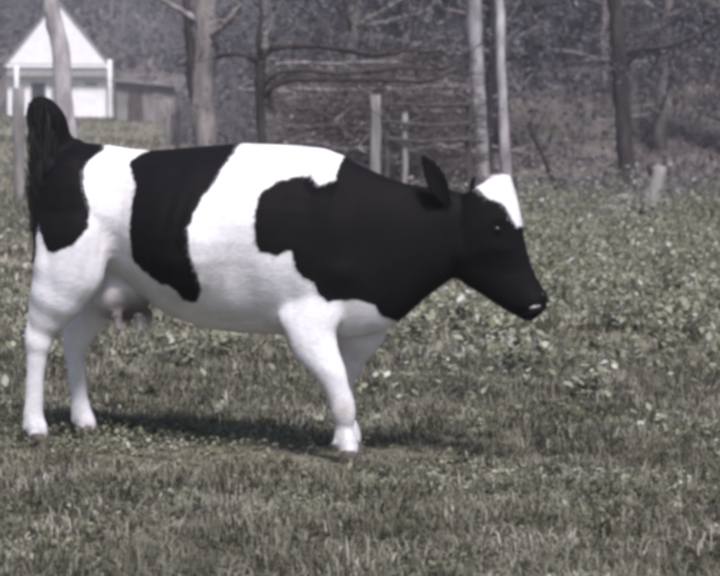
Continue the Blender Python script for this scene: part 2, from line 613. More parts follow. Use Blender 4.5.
disp = (dent(130, 192, 16, 24, -.024) + dent(122, 238, 14, 36, -.032) + dent(250, 268, 17, 42, -.03) + dent(110, 166, 9, 9, .014) + dent(64, 262, 8, 34, -.010) + dent(96, 225, 12, 40, .012)
        + dent(330, 190, 9, 38, .012) + dent(350, 268, 14, 12, .012) + dent(372, 240, 10, 45, -.012) + dent(283, 318, 9, 10, .012) + dent(470, 262, 20, 8, -.006) + dent(446, 236, 8, 30, -.004)
        + dent(500, 244, 16, 7, .008) + dent(505, 268, 14, 7, -.008) + dent(343, 403, 9, 7, .005) + dent(40, 338, 8, 8, .006) + dent(300, 290, 10, 30, -.01) + dent(205, 322, 60, 10, -.01))
mth = np.exp(-((PY - (307.5 - (PX - 512) * .28)) / 1.9) ** 2) * sstep(510, 518, PX) * (PY > 290)
disp = disp - .012 * mth
disp = disp + 0.004 * rib + 0.0025 * wav(co[:, 0] * 6, co[:, 2] * 6 + co[:, 1] * 5, 2.0, 2)
co2 = co + nrm * disp[:, None]
bme.vertices.foreach_set('co', co2.astype(np.float32).ravel())
bme.update()

m, nt, b = mat('cow_coat', 0.68, 0.07)
g = noise(nt, 55, 3, stretch=(0.5, 1, 1))
g2 = noise(nt, 14, 4)
e = math_n(nt, 'ADD', attr(nt, 'patch'), math_n(nt, 'MULTIPLY', math_n(nt, 'SUBTRACT', g, 0.5), 0.012))
e = math_n(nt, 'ADD', e, math_n(nt, 'MULTIPLY', math_n(nt, 'SUBTRACT', g2, 0.5), 0.03))
msk = math_n(nt, 'MULTIPLY_ADD', e, 110.0)
nt.nodes[-1].inputs[2].default_value = 0.5
nt.nodes[-1].use_clamp = True
dirt = noise(nt, 5, 6)
white = ramp(nt, dirt, [(0.35, (0.60, 0.585, 0.60)), (0.6, (0.78, 0.765, 0.80))])
sep = nt.nodes.new('ShaderNodeSeparateXYZ')
tc = nt.nodes.new('ShaderNodeTexCoord')
nt.links.new(tc.outputs['Object'], sep.inputs[0])
low = nt.nodes.new('ShaderNodeMapRange')
low.inputs[1].default_value, low.inputs[2].default_value = 0.55, 0.05
low.inputs[3].default_value, low.inputs[4].default_value = 0.0, 0.75
nt.links.new(sep.outputs['Z'], low.inputs[0])
mud = math_n(nt, 'MULTIPLY', low.outputs[0], ramp(nt, noise(nt, 11, 5), [(0.36, (0, 0, 0)), (0.68, (1, 1, 1))]))
st_ = ramp(nt, noise(nt, 3.2, 7, rough=.7), [(0.47, (0, 0, 0)), (0.72, (.6, .6, .6))])
white = mix(nt, st_, white, (0.42, 0.385, 0.35))
white = mix(nt, mud, white, (0.20, 0.17, 0.135))
white = mix(nt, attr(nt, 'udder_shade'), white, (0.12, 0.105, 0.10))  # udder skin painted dark to carry the shade between the thighs
black = mix(nt, g2, (0.0035, 0.003, 0.0035), (0.007, 0.0062, 0.0066))
nt.links.new(mix(nt, msk, white, black), b.inputs['Base Color'])
fib = noise(nt, 120, 3, stretch=(0.25, 1, 0.6))
bump(nt, b, fib, 0.35, 0.006)
M['coat'] = m
body = link('body', bme, M['coat'], cow)

# short hair lying back and down over the coat
bme.calc_loop_triangles()
nt_ = len(bme.loop_triangles)
ti = np.empty(nt_ * 3, np.int32)
bme.loop_triangles.foreach_get('vertices', ti)
ti = ti.reshape(-1, 3)
cN = np.empty(nvv * 3, np.float32)
bme.vertices.foreach_get('normal', cN)
cN = cN.reshape(-1, 3)
pick = RNG.integers(0, nt_, 150000)
w3 = RNG.dirichlet((1, 1, 1), len(pick))
hp_ = (co2[ti[pick]] * w3[:, :, None]).sum(1)
hn = cN[ti[pick, 0]]
flow = np.array([-.75, 0, -.65]) + RNG.normal(0, .13, (len(pick), 3))
flow -= hn * (flow * hn).sum(1)[:, None]
flow /= np.linalg.norm(flow, axis=1)[:, None] + 1e-6
hs = np.cross(hn, flow) * .0009
hl = (RNG.uniform(.007, .015, len(pick)))[:, None]
HV = np.stack([hp_ - hs - hn * .001, hp_ + hs - hn * .001, hp_ + flow * hl * 1.3 + hn * hl * .13], 1).reshape(-1, 3)
HT = np.arange(len(pick) * 3).reshape(-1, 3)
hpat = np.repeat((sd / CS)[ti[pick, 0]], 3)
hpk = np.repeat(udder_shade[ti[pick, 0]], 3)
fur = link('coat_hair', mesh_np('coat_hair', HV, HT, {'patch': hpat, 'udder_shade': hpk}), M['coat'], cow)
fur['kind'] = 'stuff'

# tufted hair between the ears
nf_ = 420
fp = np.stack([RNG.uniform(487, 505, nf_), 176 + RNG.normal(0, 1.5, nf_)], 1)
FV = []
for (fx_, fy_) in fp:
    p = L(fx_, fy_ + 3, RNG.normal(0, .028))
    d_ = Vector((RNG.normal(.25, .4), RNG.normal(0, .4), 1)).normalized() * RNG.uniform(.008, .02)
    sd_ = Vector((.0016, .0008, 0))
    FV += [p - sd_, p + sd_, p + d_]
FV = np.array([tuple(v) for v in FV])
tuft = link('poll_hair', mesh_np('poll_hair', FV, np.arange(len(FV)).reshape(-1, 3), {'patch': np.full(len(FV), -1.0), 'udder_shade': np.zeros(len(FV))}), M['coat'], cow)
tuft['kind'] = 'stuff'

M['hoof'] = simple('hoof_horn', (0.03, 0.026, 0.022), (0.10, 0.085, 0.07), 20, rough=0.5, bs=0.2)
for g in HOOF:
    hm = MB()
    for s in (-1, 1):
        rings = []
        for (z, x0, x1, w) in ((-.012, -.045, .062, .026), (.0, -.046, .062, .027), (.03, -.044, .046, .026), (.062, -.036, .024, .022), (.07, -.02, .01, .012)):
            r = []
            for i in range(14):
                th = 2 * math.pi * i / 14
                cx = math.cos(th)
                xx = (x0 + x1) / 2 + (x1 - x0) / 2 * cx
                r.append(g + Vector((xx, s * .029 + w * math.sin(th) * (1 - .25 * max(0, cx)), z)))
            rings.append(r)
        hm.rings(rings)
    hm.build('hoof', M['hoof'], cow)

m, nt, b = mat('eye_gloss', 0.22, 0.4)
b.inputs['Base Color'].default_value = (0.006, 0.005, 0.005, 1)
M['eye'] = m
for s in (-1, 1):
    MB().ball(L(495, 226, .103 * s), (.019, .013, .016)).build('eye', M['eye'], cow)
m, nt, b = mat('mouth_wet', 0.3, 0.5)
b.inputs['Base Color'].default_value = (0.55, 0.50, 0.52, 1)
MB().tube([L(526, 302, -.064), L(530, 300.5, -.062), L(534, 299, -.054), L(537, 299, -.04)], [.005, .010, .012, .007], 8).build('lip', m, cow)
m, nt, b = mat('nostril_dark', 0.6, 0.3)
b.inputs['Base Color'].default_value = (0.004, 0.004, 0.004, 1)
for s in (-1, 1):
    MB().ball(L(538, 290, .052 * s), (.012, .012, .016)).build('nostril', m, cow)

# long hair on the tail, hanging from the arch and ending in the switch
m, nt, b = mat('tail_hair', 0.5, 0.3)
b.inputs['Base Color'].default_value = (0.006, 0.0055, 0.006, 1)
M['tail'] = m
vs, ts = [], []
for i in range(4200):
    t = 2.4 + 7.6 * RNG.random() ** 0.8
    k = int(t)
    k2 = min(k + 1, len(TAIL) - 1)
    p = TAIL[k].lerp(TAIL[k2], t - k)
    p = p + Vector((RNG.normal(0.002, .017), RNG.normal(-.01, .02), RNG.normal(.002, .015)))
    end = TAIL[-1] + Vector((.02 + RNG.normal(0, .022), RNG.normal(0, .022) - .01, -.235 + RNG.normal(0, .03)))
    ln = min(0.10 + RNG.random() * 0.18, (end - p).length)
    out = Vector((RNG.normal(0.004, .009), RNG.normal(0, .012), 0))
    dr = ((end - p).normalized() * ln)
    q1 = p + dr * 0.5 + out
    q2 = p + dr + out * 0.6
    w = 0.0017
    sd_ = Vector((w, w * .6 * (1 if i % 2 else -1), 0))
    bi = len(vs)
    vs += [p - sd_, p + sd_, q1 - sd_, q1 + sd_, q2]
    ts += [(bi, bi + 1, bi + 3), (bi, bi + 3, bi + 2), (bi + 2, bi + 3, bi + 4)]
sw = link('tail_hair', mesh_np('tail_hair', np.array([tuple(v) for v in vs]), np.array(ts)), M['tail'], cow)


# ------------------------------------------------------------------ trees
def wpath(pix, d, ground_px=None, extra=()):
    pts = [P(x, y, d) for x, y in pix]
    return pts


def grow(mb, p0, dr, ln, r, depth, rnd, droop=0.0, kids=4, twig=None):
    pts, rad = [p0.copy()], [r]
    d = dr.normalized()
    n = 5
    for i in range(n):
        d = (d + Vector((rnd.gauss(0, .16), rnd.gauss(0, .16), rnd.gauss(0, .10) - droop))).normalized()
        pts.append(pts[-1] + d * (ln / n))
        rad.append(max(0.004, r * (1 - 0.78 * (i + 1) / n)))
    mb.tube(pts, rad, 6 if r > .03 else 4, closed=False)
    if twig is not None:
        twig.extend(pts[2:])
    if depth <= 0:
        return
    for k in range(kids):
        t = rnd.uniform(0.25, 1.0) * n
        i = min(int(t), n - 1)
        q = pts[i].lerp(pts[i + 1], t - i)
        nd = (d + Vector((rnd.gauss(0, .7), rnd.gauss(0, .7), rnd.gauss(0.1, .5)))).normalized()
        grow(mb, q, nd, ln * rnd.uniform(.35, .6), max(.005, r * .42), depth - 1, rnd, droop, max(2, kids - 1), twig)


def leaf_cloud(name, centers, n, spread, size, material, parent, rng, dens=1.0):
    C = np.array([tuple(c) for c in centers])
    idx = rng.integers(0, len(C), n)
    p = C[idx] + rng.normal(0, spread, (n, 3))
    u = rng.normal(0, 1, (n, 3))
    u /= np.linalg.norm(u, axis=1)[:, None]
    v = np.cross(u, rng.normal(0, 1, (n, 3)))
    v /= np.linalg.norm(v, axis=1)[:, None]
    s = size * rng.uniform(.5, 1.3, n)[:, None]
    V = np.stack([p - u * s * .5, p + v * s * .22, p + u * s * .5, p - v * s * .22], 1).reshape(-1, 3)
    b0 = np.arange(n) * 4
    T = np.concatenate([np.stack([b0, b0 + 1, b0 + 2], 1), np.stack([b0, b0 + 2, b0 + 3], 1)])
    tint = np.repeat(np.clip(rng.normal(.5, .22, n), 0, 1), 4)
    return link(name, mesh_np(name, V, T, {'tint': tint}), material, parent)


def traced_tree(name, trunk_px, d, radii, bark, label, limbs=(), limb_bark=None, nrand=5, seed=0, crown=True, group=None, top=11.0, twig_z=2.0):
    """a tree whose trunk follows the photograph; it goes on above the frame"""
    rnd = random.Random(seed)
    pts = [P(x, y, d) for x, y in trunk_px]          # from the top of the frame down
    foot = pts[-1]
    fx, fy = foot.x, foot.y
    foot = Vector((fx, fy, gzf(fx, fy) - 0.12))
    root = empty(name, (fx, fy, gzf(fx, fy)))
    o = root.location
    pts = [p for p in pts if p.z > foot.z + 0.35] + [foot + Vector((0, 0, .3)), foot]
    rr = list(radii)
    rads = np.interp(np.linspace(0, 1, len(pts)), np.linspace(0, 1, len(rr)), rr)
    rads[-1] *= 1.45
    rads[-2] *= 1.12
    upz = max(0.0, top - pts[0].z)
    up = []
    dirn = (pts[0] - pts[1]).normalized()
    q = pts[0]
    k = 6
    for i in range(k):
        dirn = (dirn + Vector((rnd.gauss(0, .06), rnd.gauss(0, .06), .1))).normalized()
        q = q + dirn * (upz / k)
        up.insert(0, q)
    if upz > 0.3:
        pts = up + pts
        rads = np.concatenate([np.linspace(max(.02, rads[0] * .25), rads[0] * .95, k), rads])
    # subdivide for irregular outline
    P2_, R2_ = [], []
    for i in range(len(pts) - 1):
        for s in range(3):
            t = s / 3
            P2_.append(pts[i].lerp(pts[i + 1], t) + Vector((rnd.gauss(0, 1), rnd.gauss(0, 1), 0)) * rads[i] * .07)
            R2_.append((rads[i] * (1 - t) + rads[i + 1] * t) * rnd.uniform(.93, 1.08))
    P2_.append(pts[-1])
    R2_.append(rads[-1])
    mb = MB()
    mb.tube([p - o for p in P2_], R2_, 12, jitter=.06, rnd=rnd)
    tw = []
    for lp, lr in limbs:
        lb = MB()
        q = [P(x, y, d) + Vector((0, rnd.gauss(0, .02), 0)) - o for x, y in lp]
        lb.tube(q, np.linspace(lr[0], lr[1], len(q)), 7, jitter=.08, rnd=rnd)
        for i in range(len(q) - 1):
            for _ in range(2):
                c = q[i].lerp(q[i + 1], rnd.random())
                grow(lb, c, Vector((rnd.gauss(0.3, .6), rnd.gauss(0, .5), rnd.gauss(-.1, .5))), rnd.uniform(.25, .7), lr[1] * .45, 1, rnd, 0.04, 2, tw)
        lb.build('limb', limb_bark or bark, root)
    br = mb
    for i in range(nrand):
        zz = rnd.uniform(twig_z, top * .95)
        j = min(range(len(P2_)), key=lambda a: abs(P2_[a].z - zz))
        a = rnd.uniform(0, 6.28)
        grow(br, P2_[j] - o, Vector((math.cos(a), math.sin(a), rnd.uniform(.1, .8))), rnd.uniform(1.2, 2.8), R2_[j] * .4, 2, rnd, -.01, 4, tw)
    mb.build('trunk', bark, root)
    if crown and tw:
        leaf_cloud('crown', tw, 1500, .16, .10, M['crown'], root, np.random.default_rng(seed))
    tag(root, label, 'tree', group)
    return root


traced_tree('pale_tree', [(50, -30), (52, 0), (56, 25), (61, 55), (63, 85), (66, 115), (70, 150), (72, 200)], 32, [.115, .12, .125, .13, .125, .13, .135, .15], M['bark_pale'],
            'pale slender tree trunk rising behind the cow\'s rump in front of the white house', nrand=4, seed=1, twig_z=5)
traced_tree('forked_tree', [(206, -40), (206, 0), (205, 40), (204, 80), (202, 110), (206, 140), (207, 178)], 46, [.21, .22, .23, .24, .23, .20, .22], M['bark_grey'],
            'thick grey tree with dark second stem behind the cow\'s hips', nrand=5, seed=2, limb_bark=M['bark_dark'],
            limbs=[([(205, 132), (198, 112), (191, 85), (190, 50), (187, 10), (184, -30)], (.11, .085)), ([(210, 20), (222, 17), (235, 16)], (.05, .02)), ([(208, 62), (222, 56), (240, 55)], (.05, .02))], twig_z=3)
traced_tree('dark_tree', [(262, 60), (260, 75), (260, 95), (261, 120), (263, 150), (264, 185)], 28, [.06, .058, .056, .055, .055, .06], M['bark_dark'],
            'small dark tree with long drooping limbs reaching right above the cow\'s back', nrand=0, seed=3, top=1.9, crown=False,
            limbs=[([(261, 68), (264, 56), (272, 49), (290, 46), (318, 46), (345, 50), (372, 55), (392, 54), (405, 50), (425, 52), (442, 50)], (.05, .016)),
                   ([(261, 70), (256, 62), (247, 56), (232, 53), (218, 56)], (.045, .014)),
                   ([(261, 92), (268, 80), (280, 72), (305, 70), (340, 74), (375, 72), (400, 68), (440, 70), (462, 62)], (.034, .012)),
                   ([(261, 100), (274, 86), (290, 80), (325, 79), (355, 80), (388, 80), (420, 82), (440, 78), (468, 64)], (.04, .014)),
                   ([(262, 66), (258, 40), (262, 15), (256, -20)], (.04, .02))])
traced_tree('straight_tree', [(474, -30), (475, 0), (476, 40), (478, 90), (481, 140), (483, 186)], 46, [.135, .138, .14, .14, .145, .16], M['bark_pale'],
            'straight grey tree trunk above the cow\'s poll, left of a thinner pale one', nrand=4, seed=4, twig_z=4)
traced_tree('dark_sapling', [(493, -30), (492, 10), (491, 50), (490, 100), (489, 150), (489, 180)], 50, [.06, .065, .07, .07, .07, .075], M['bark_dark'],
            'thin dark sapling squeezed between two paler trunks above the cow\'s head', nrand=3, seed=5, top=8, twig_z=4)
traced_tree('thin_pale_tree', [(502, -30), (500, 0), (500, 45), (502, 90), (504, 135), (507, 188)], 43, [.085, .088, .09, .092, .095, .11], M['bark_pale'],
            'thin pale tree trunk standing just right of the cow\'s white forehead', nrand=3, seed=6, twig_z=4)
traced_tree('dark_leaning_tree', [(612, -30), (614, 0), (618, 40), (621, 80), (623, 120), (626, 160), (628, 190)], 44, [.13, .135, .15, .155, .155, .165, .19], M['bark_dark'],
            'dark tree with limbs spreading both ways near the right edge', nrand=4, seed=7, twig_z=2.6,
            limbs=[([(620, 56), (640, 48), (660, 48), (682, 42), (700, 33), (722, 20), (745, 8)], (.075, .03)), ([(619, 60), (600, 62), (582, 63), (562, 66)], (.06, .02)), ([(622, 70), (648, 40), (680, 15), (705, -10)], (.05, .025))])


# small things at the edge of the wood
def on_ground(px, py):
    """walk the ray through a pixel until it meets the ground"""
    d = 6.0
    while d < 200:
        p = P(px, py, d)
        if p.z <= gzf(p.x, p.y):
            return p, d
        d += 0.1
    return p, d


# broken snag
foot, ds = on_ground(650, 214)
sn = empty('broken_snag', (foot.x, foot.y, gzf(foot.x, foot.y)))
rnd = random.Random(4)
mb = MB()
q = [P(650, 216, ds), P(652, 200, ds), P(656, 185, ds), P(659, 174, ds), P(661, 166, ds)]
mb.tube([p - foot for p in q], [.19, .14, .125, .12, .085], 14, jitter=.12, rnd=rnd)
mb.build('stem', M['old_wood'], sn)
mb = MB()
q = [P(658, 180, ds), P(651, 172, ds), P(648, 165, ds)]
mb.tube([p - foot for p in q], [.06, .05, .03], 8, jitter=.1, rnd=rnd)
mb.build('branch_stub', M['bark_dark'], sn)
tag(sn, 'pale broken leaning snag right of the dark tree at the wood edge', 'stump')

# leaning dark pole
a, da = on_ground(556, 188)
lp = empty('leaning_sapling', (a.x, a.y, gzf(a.x, a.y)))
mb = MB()
q = [P(557, 190, da), P(550, 172, da), P(543, 156, da), P(534, 138, da), P(528, 122, da)]
mb.tube([p - a for p in q], [.05, .05, .045, .04, .025], 8, jitter=.12, rnd=rnd)
for i in range(5):
    grow(mb, (q[3] - a).lerp(q[4] - a, i / 5), Vector((rnd.gauss(0, .6), rnd.gauss(0, .5), .6)), .7, .015, 1, rnd, 0, 3)
mb.build('stem', M['bark_dark'], lp)
tag(lp, 'thin dark sapling leaning left on the brown slope right of the pale trunks', 'sapling')


def rock(px, py, sx, sy, sz, label, seed):
    p, d = on_ground(px, py)
    mb = MB()
    mb.ball((0, 0, 0), (sx, sy, sz), 14, 9)
    for v in mb.v:
        k = 1 + 0.35 * mnoise.noise(Vector((v.x * 4 + seed, v.y * 4, v.z * 5)))
        v *= k
        v.z = max(v.z, -sz * .5)
    o = mb.build('field_rock', M['rock'])
    o.location = (p.x, p.y, gzf(p.x, p.y) + sz * .25)
    tag(o, label, 'rock', 'pale rocks at the wood edge')


rock(624, 188, .24, .18, .10, 'flat pale rock at the foot of the dark tree', 3)
rock(623, 199, .18, .15, .09, 'smaller pale rock in front of the flat one below the dark tree', 8)
rock(28, 268, .055, .05, .035, 'small whitish stone in the grass left of the cow\'s tail', 12)

# old fence between the trees
fd = 38.0
fp0 = P(420, 150, fd)
fence = empty('rail_fence', (fp0.x, fp0.y, gzf(fp0.x, fp0.y)))
fo = fence.location


def fpost(px, ytop, r, material, name='post'):
    t = P(px, ytop, fd)
    mb = MB()
    g0 = gzf(t.x, t.y)
    n_ = 6
    mb.tube([Vector((t.x + rnd.gauss(0, .012), t.y, g0 - .15 + (t.z - g0 + .15) * i / n_)) - fo for i in range(n_ + 1)], [r * rnd.uniform(.92, 1.06) for i in range(n_ + 1)], 10, jitter=.08, rnd=rnd)
    return mb.build(name, material, fence)


fpost(375, 95, .095, M['old_wood'])['label'] = 'broad pale gatepost'
fpost(387, 102, .045, M['dark_wood'])
fpost(404, 112, .05, M['old_wood'])
fpost(469, 98, .05, M['dark_wood'])
for (x0, y0, x1, y1, r) in ((386, 103, 470, 104, .034), (387, 122, 470, 124, .03), (388, 140, 470, 139, .03)):
    mb = MB()
    a, c2 = P(x0, y0, fd - .1), P(x1, y1, fd - .1)
    q = [a.lerp(c2, i / 8) + Vector((0, 0, -.03 * math.sin(math.pi * i / 8) + rnd.gauss(0, .01))) - fo for i in range(9)]
    mb.tube(q, [r * rnd.uniform(.85, 1.12) for _ in q], 8, jitter=.1, rnd=rnd)
    mb.build('rail', M['dark_wood'], fence)
tag(fence, 'old weathered rail fence with a broad pale gatepost behind the cow\'s neck', 'fence')
for (px, yt, d, r, mt, lab) in ((168, 99, 66, .07, M['old_wood'], 'short pale fence post on the lawn beside the grey shed'), (177, 98, 46, .05, M['dark_wood'], 'thin dark fence post left of the forked tree'), (18, 88, 40, .11, M['old_wood'], 'pale upright post at the left edge behind the cow\'s tail')):
    t = P(px, yt, d)
    g0 = gzf(t.x, t.y)
    po = MB().tube([Vector((rnd.gauss(0, .008), 0, -.15 + (t.z - g0 + .15) * i / 6)) for i in range(7)], [r * rnd.uniform(.94, 1.05) for _ in range(7)], 10, jitter=.07, rnd=rnd).build('fence_post', mt)
    po.location = (t.x, t.y, g0)
    tag(po, lab, 'post', 'lone fence posts')

# ------------------------------------------------------------------ white house
hd = 130.0
hp = P(58, 118, hd)
house = empty('white_house', (hp.x, hp.y, gzf(hp.x, hp.y)), math.radians(9.5))
m, nt, b = mat('white_clapboard', 0.6, 0.3)
wv = nt.nodes.new('ShaderNodeTexWave')
wv.bands_direction = 'Z'
wv.wave_profile = 'SAW'
wv.inputs['Scale'].default_value = 1.6
tc = nt.nodes.new('ShaderNodeTexCoord')
nt.links.new(tc.outputs['Object'], wv.inputs['Vector'])
nt.links.new(ramp(nt, noise(nt, 2.5, 5), [(0.3, (0.72, 0.71, 0.72)), (0.7, (0.84, 0.83, 0.84))]), b.inputs['Base Color'])
bump(nt, b, wv.outputs['Fac'], 0.5, 0.02)
M['clap'] = m
M['trim'] = simple('porch_trim', (0.60, 0.59, 0.60), (0.74, 0.73, 0.74), 6, bs=.1)
M['porch'] = simple('porch_timber', (0.20, 0.19, 0.19), (0.34, 0.33, 0.33), 6, bs=.2)
M['roofm'] = simple('grey_roof', (0.16, 0.15, 0.155), (0.26, 0.25, 0.26), 5, bs=.3)
M['glass'] = simple('dark_pane', (0.02, 0.022, 0.025), (0.05, 0.055, 0.06), 3, rough=0.1, bs=.02, spec=.5)
PM = F / hd
HW, EV, AP = 2.85, 3.05, 6.75
# front gable at local y = 0, porch in front
MB().prism([(-HW, 0), (HW, 0), (HW, EV), (0, AP), (-HW, EV)], 0.5, 9.0).build('wall', M['clap'], house, False)
for s in (-1, 1):
    rf = MB()
    nx_, nz_ = (AP - EV), HW
    ln_ = math.hypot(nx_, nz_)
    ux, uz = nx_ / ln_ * s, nz_ / ln_
    t = .14
    ex, ez = s * (HW + .32), EV - .32 * (AP - EV) / HW
    rf.prism([(0.002 * s, AP + .01), (ex, ez + .01), (ex + ux * t, ez + uz * t), (0.002 * s, AP + t / uz)], 0.52, 9.3)
    rf.build('roof', M['roofm'], house, False)
# porch: gable pediment, beam, posts, deck
MB().prism([(-HW - .05, EV + .12), (HW + .05, EV + .12), (0, AP - .03)], 0.0, 0.47).build('pediment', M['clap'], house, False)
for s in (-1, 1):
    t = .12
    nx_, nz_ = (AP - EV), HW
    ln_ = math.hypot(nx_, nz_)
    ux, uz = nx_ / ln_ * s, nz_ / ln_
    ex, ez = s * (HW + .26), EV + .12 - .21 * (AP - EV) / HW
    MB().prism([(0.002 * s, AP + .0), (ex, ez), (ex + ux * t, ez + uz * t), (0.002 * s, AP + t / uz)], -.08, .50).build('porch_roof', M['roofm'], house, False)
MB().box((-HW - .1, -.06, EV - .12), (HW + .1, .46, EV + .08)).build('beam', M['trim'], house, False)
MB().box((-HW - .05, .02, EV - .62), (HW + .05, .10, EV - .14)).build('porch_shade', M['porch'], house, False)  # grey strip added below the beam, stands in for the porch shadow
for x in (-2.35, 0.6, 3.0):
    MB().tube([(x, -.12, -.3), (x, -.12, .25), (x, -.12, 1.5), (x, -.12, EV + (.35 if x > 2.9 else -.1))], [.16, .13, .12, .13], 8).build('post', M['trim'], house)
MB().box((-HW, 0.05, -.4), (HW + .4, .49, .06)).build('porch_deck', M['porch'], house, False)
for x0, x1, z0, z1 in ((1.55, 2.35, 1.85, 2.1), (-1.6, -.6, .95, 2.1)):
    w_ = MB().box((x0, .42, z0), (x1, .49, z1)).build('window', M['trim'], house, False)
    MB().box((x0 + .08, .395, z0 + .08), (x1 - .08, .415, z1 - .06)).build('pane', M['glass'], w_, False)
dr_ = MB().box((-.35, .40, .07), (.5, .485, 2.0)).build('door', M['porch'], house, False)
MB().ball((.4, .38, 1.0), (.035, .03, .035)).build('handle', M['glass'], dr_)
tag(house, 'small white house with a pointed gable and porch at the top left', 'house')

# grey shed beside the lawn
sd_d = 112.0
sp = P(146, 122, sd_d)
shed = empty('grey_shed', (sp.x, sp.y, gzf(sp.x, sp.y)), math.radians(8))
MB().prism([(-1.45, -.2), (1.45, -.2), (1.45, 1.75), (-1.45, 2.0)], 0, 2.4).build('wall', M['old_wood'], shed, False)
MB().prism([(-1.65, 2.03), (1.65, 1.755), (1.65, 1.84), (-1.65, 2.12)], -.35, 2.6).build('roof', M['roofm'], shed, False)
MB().box((.35, -.04, 1.25), (.85, -.002, 1.58)).build('window', M['roofm'], shed, False)
d_ = MB().box((-.9, -.05, -.1), (-.15, -.003, 1.55)).build('door', M['dark_wood'], shed, False)
for i in range(9):
    x = -1.42 + i * .32
    if not (-1.1 < x < -.1):
        MB().box((x, -.03, -.18), (x + .27, -.001, 1.15 if x > -.1 else 1.7)).build('board', M['old_wood'], shed, False)
tag(shed, 'low weathered grey shed on the lawn right of the white house', 'shed')

# ------------------------------------------------------------------ trees of the wood behind
protos = []
for k in range(4):
    rnd = random.Random(40 + k)
    root = empty('woodland_tree')
    H = 10 + 1.2 * k
    pts, rad = [], []
    q, dr = Vector((0, 0, -.2)), Vector((rnd.gauss(0, .05), rnd.gauss(0, .05), 1)).normalized()
    r0 = .11 + .035 * k
    for i in range(13):
        pts.append(q.copy())
        rad.append(r0 * (1.35 if i == 0 else 1) * (1 - .07 * i) * rnd.uniform(.94, 1.06))
        dr = (dr + Vector((rnd.gauss(0, .05), rnd.gauss(0, .05), .06))).normalized()
        q = q + dr * H / 12
    trb = MB().tube(pts, rad, 9, jitter=.08, rnd=rnd)
    br, tw = trb, []
    for i in range(20):
        j = rnd.randint(1, 11) if i > 8 else rnd.randint(1, 4)
        a = rnd.uniform(0, 6.28)
        grow(br, pts[j].copy(), Vector((math.cos(a), math.sin(a), rnd.uniform(-.05, .7))), rnd.uniform(1.2, 3.0), rad[j] * .36, 1, rnd, -.01, 4, tw)
    br.build('trunk', M['bark_grey'] if k != 2 else M['bark_dark'], root)
    leaf_cloud('crown', tw, 2600, .28, .17, M['crown'], root, np.random.default_rng(k))
    protos.append(root)
rnd = random.Random(11)
wood_lab = 'bare grey tree in the wood on the slope behind'
spots = []
tries = 0
while len(spots) < 225 and tries < 16000:
    tries += 1
    d = rnd.uniform(50, 190) if rnd.random() < .75 else rnd.uniform(50, 85)
    x = rnd.uniform(-.19, .20) * d if len(spots) < 145 else rnd.choice((-1, 1)) * rnd.uniform(.19, .46) * d
    if x < -1.0 and d < 150 and not (x > -6.5 and d > 90 and x / d > -.085):
        continue
    if x / d < -.085 and d < 155:
        continue
    if any((x - s[0]) ** 2 + (d - s[1]) ** 2 < 3.0 for s in spots):
        continue
    spots.append((x, d))
used = set()
for i, (x, d) in enumerate(spots):
    k = rnd.choice([0, 0, 1, 1, 2, 3])
    src = protos[k]
    if k not in used:
        o = src
        used.add(k)
    else:
        o = src.copy()
        COL.objects.link(o)
        for ch in src.children:
            c = ch.copy()
            COL.objects.link(c)
            c.parent = o
    y = d - CAMD
    o.location = (x, y, gzf(x, y) - .05)
    s = rnd.uniform(.75, 1.2)
    o.scale = (s, s, s * rnd.uniform(.9, 1.15))
    o.rotation_euler = (rnd.gauss(0, .04), rnd.gauss(0, .04), rnd.uniform(0, 6.28))
    where = 'far behind the white house and lawn' if x / d < -.075 else ('on the slope above the cow\'s back' if x / d < .05 else 'on the brown slope at the right')
    what = ['slender grey', 'grey', 'dark', 'stout grey'][k]
    tag(o, '%s bare woodland tree %s' % (what, where), 'tree', 'bare trees of the wood behind')
for k, src in enumerate(protos):
    if k not in used:
        for ch in list(src.children):
            bpy.data.objects.remove(ch)
        bpy.data.objects.remove(src)

# ------------------------------------------------------------------ ground cover (nobody could count it)
def wedge(n, d0, d1, half, rng, power=1.0):
    """points in the view wedge and a margin on both sides, uniform in area between the distances"""
    u = rng.random(n)
    d = np.sqrt(d0 ** 2 + u * (d1 ** 2 - d0 ** 2))
    a = rng.uniform(-1, 1, n)
    a = np.where(np.abs(a) < .74, a / .74 * .185, np.sign(a) * (.185 + (np.abs(a) - .74) / .26 * .26))     # thinner beyond the frame
    x = a * d
    return x, d - CAMD


def blades(x, y, ln, w, bend, tint, rng):
    n = len(x)
    z = gz(x, y) - .008
    a = rng.uniform(0, 2 * np.pi, n)
    dx, dy = np.cos(a), np.sin(a)
    sx, sy = -dy * w * .5, dx * w * .5
    base = np.stack([x, y, z], 1)
    side = np.stack([sx, sy, np.zeros(n)], 1)
    mid = base + np.stack([dx * ln * bend * .28, dy * ln * bend * .28, ln * (.62 - .2 * bend)], 1)
    tip = base + np.stack([dx * ln * bend * .85, dy * ln * bend * .85, ln * (1.0 - .62 * bend)], 1)
    V = np.stack([base - side, base + side, mid - side * .8, mid + side * .8, tip], 1).reshape(-1, 3)
    b0 = np.arange(n) * 5
    T = np.concatenate([np.stack([b0, b0 + 1, b0 + 3], 1), np.stack([b0, b0 + 3, b0 + 2], 1), np.stack([b0 + 2, b0 + 3, b0 + 4], 1)])
    return V, T, np.repeat(tint, 5)


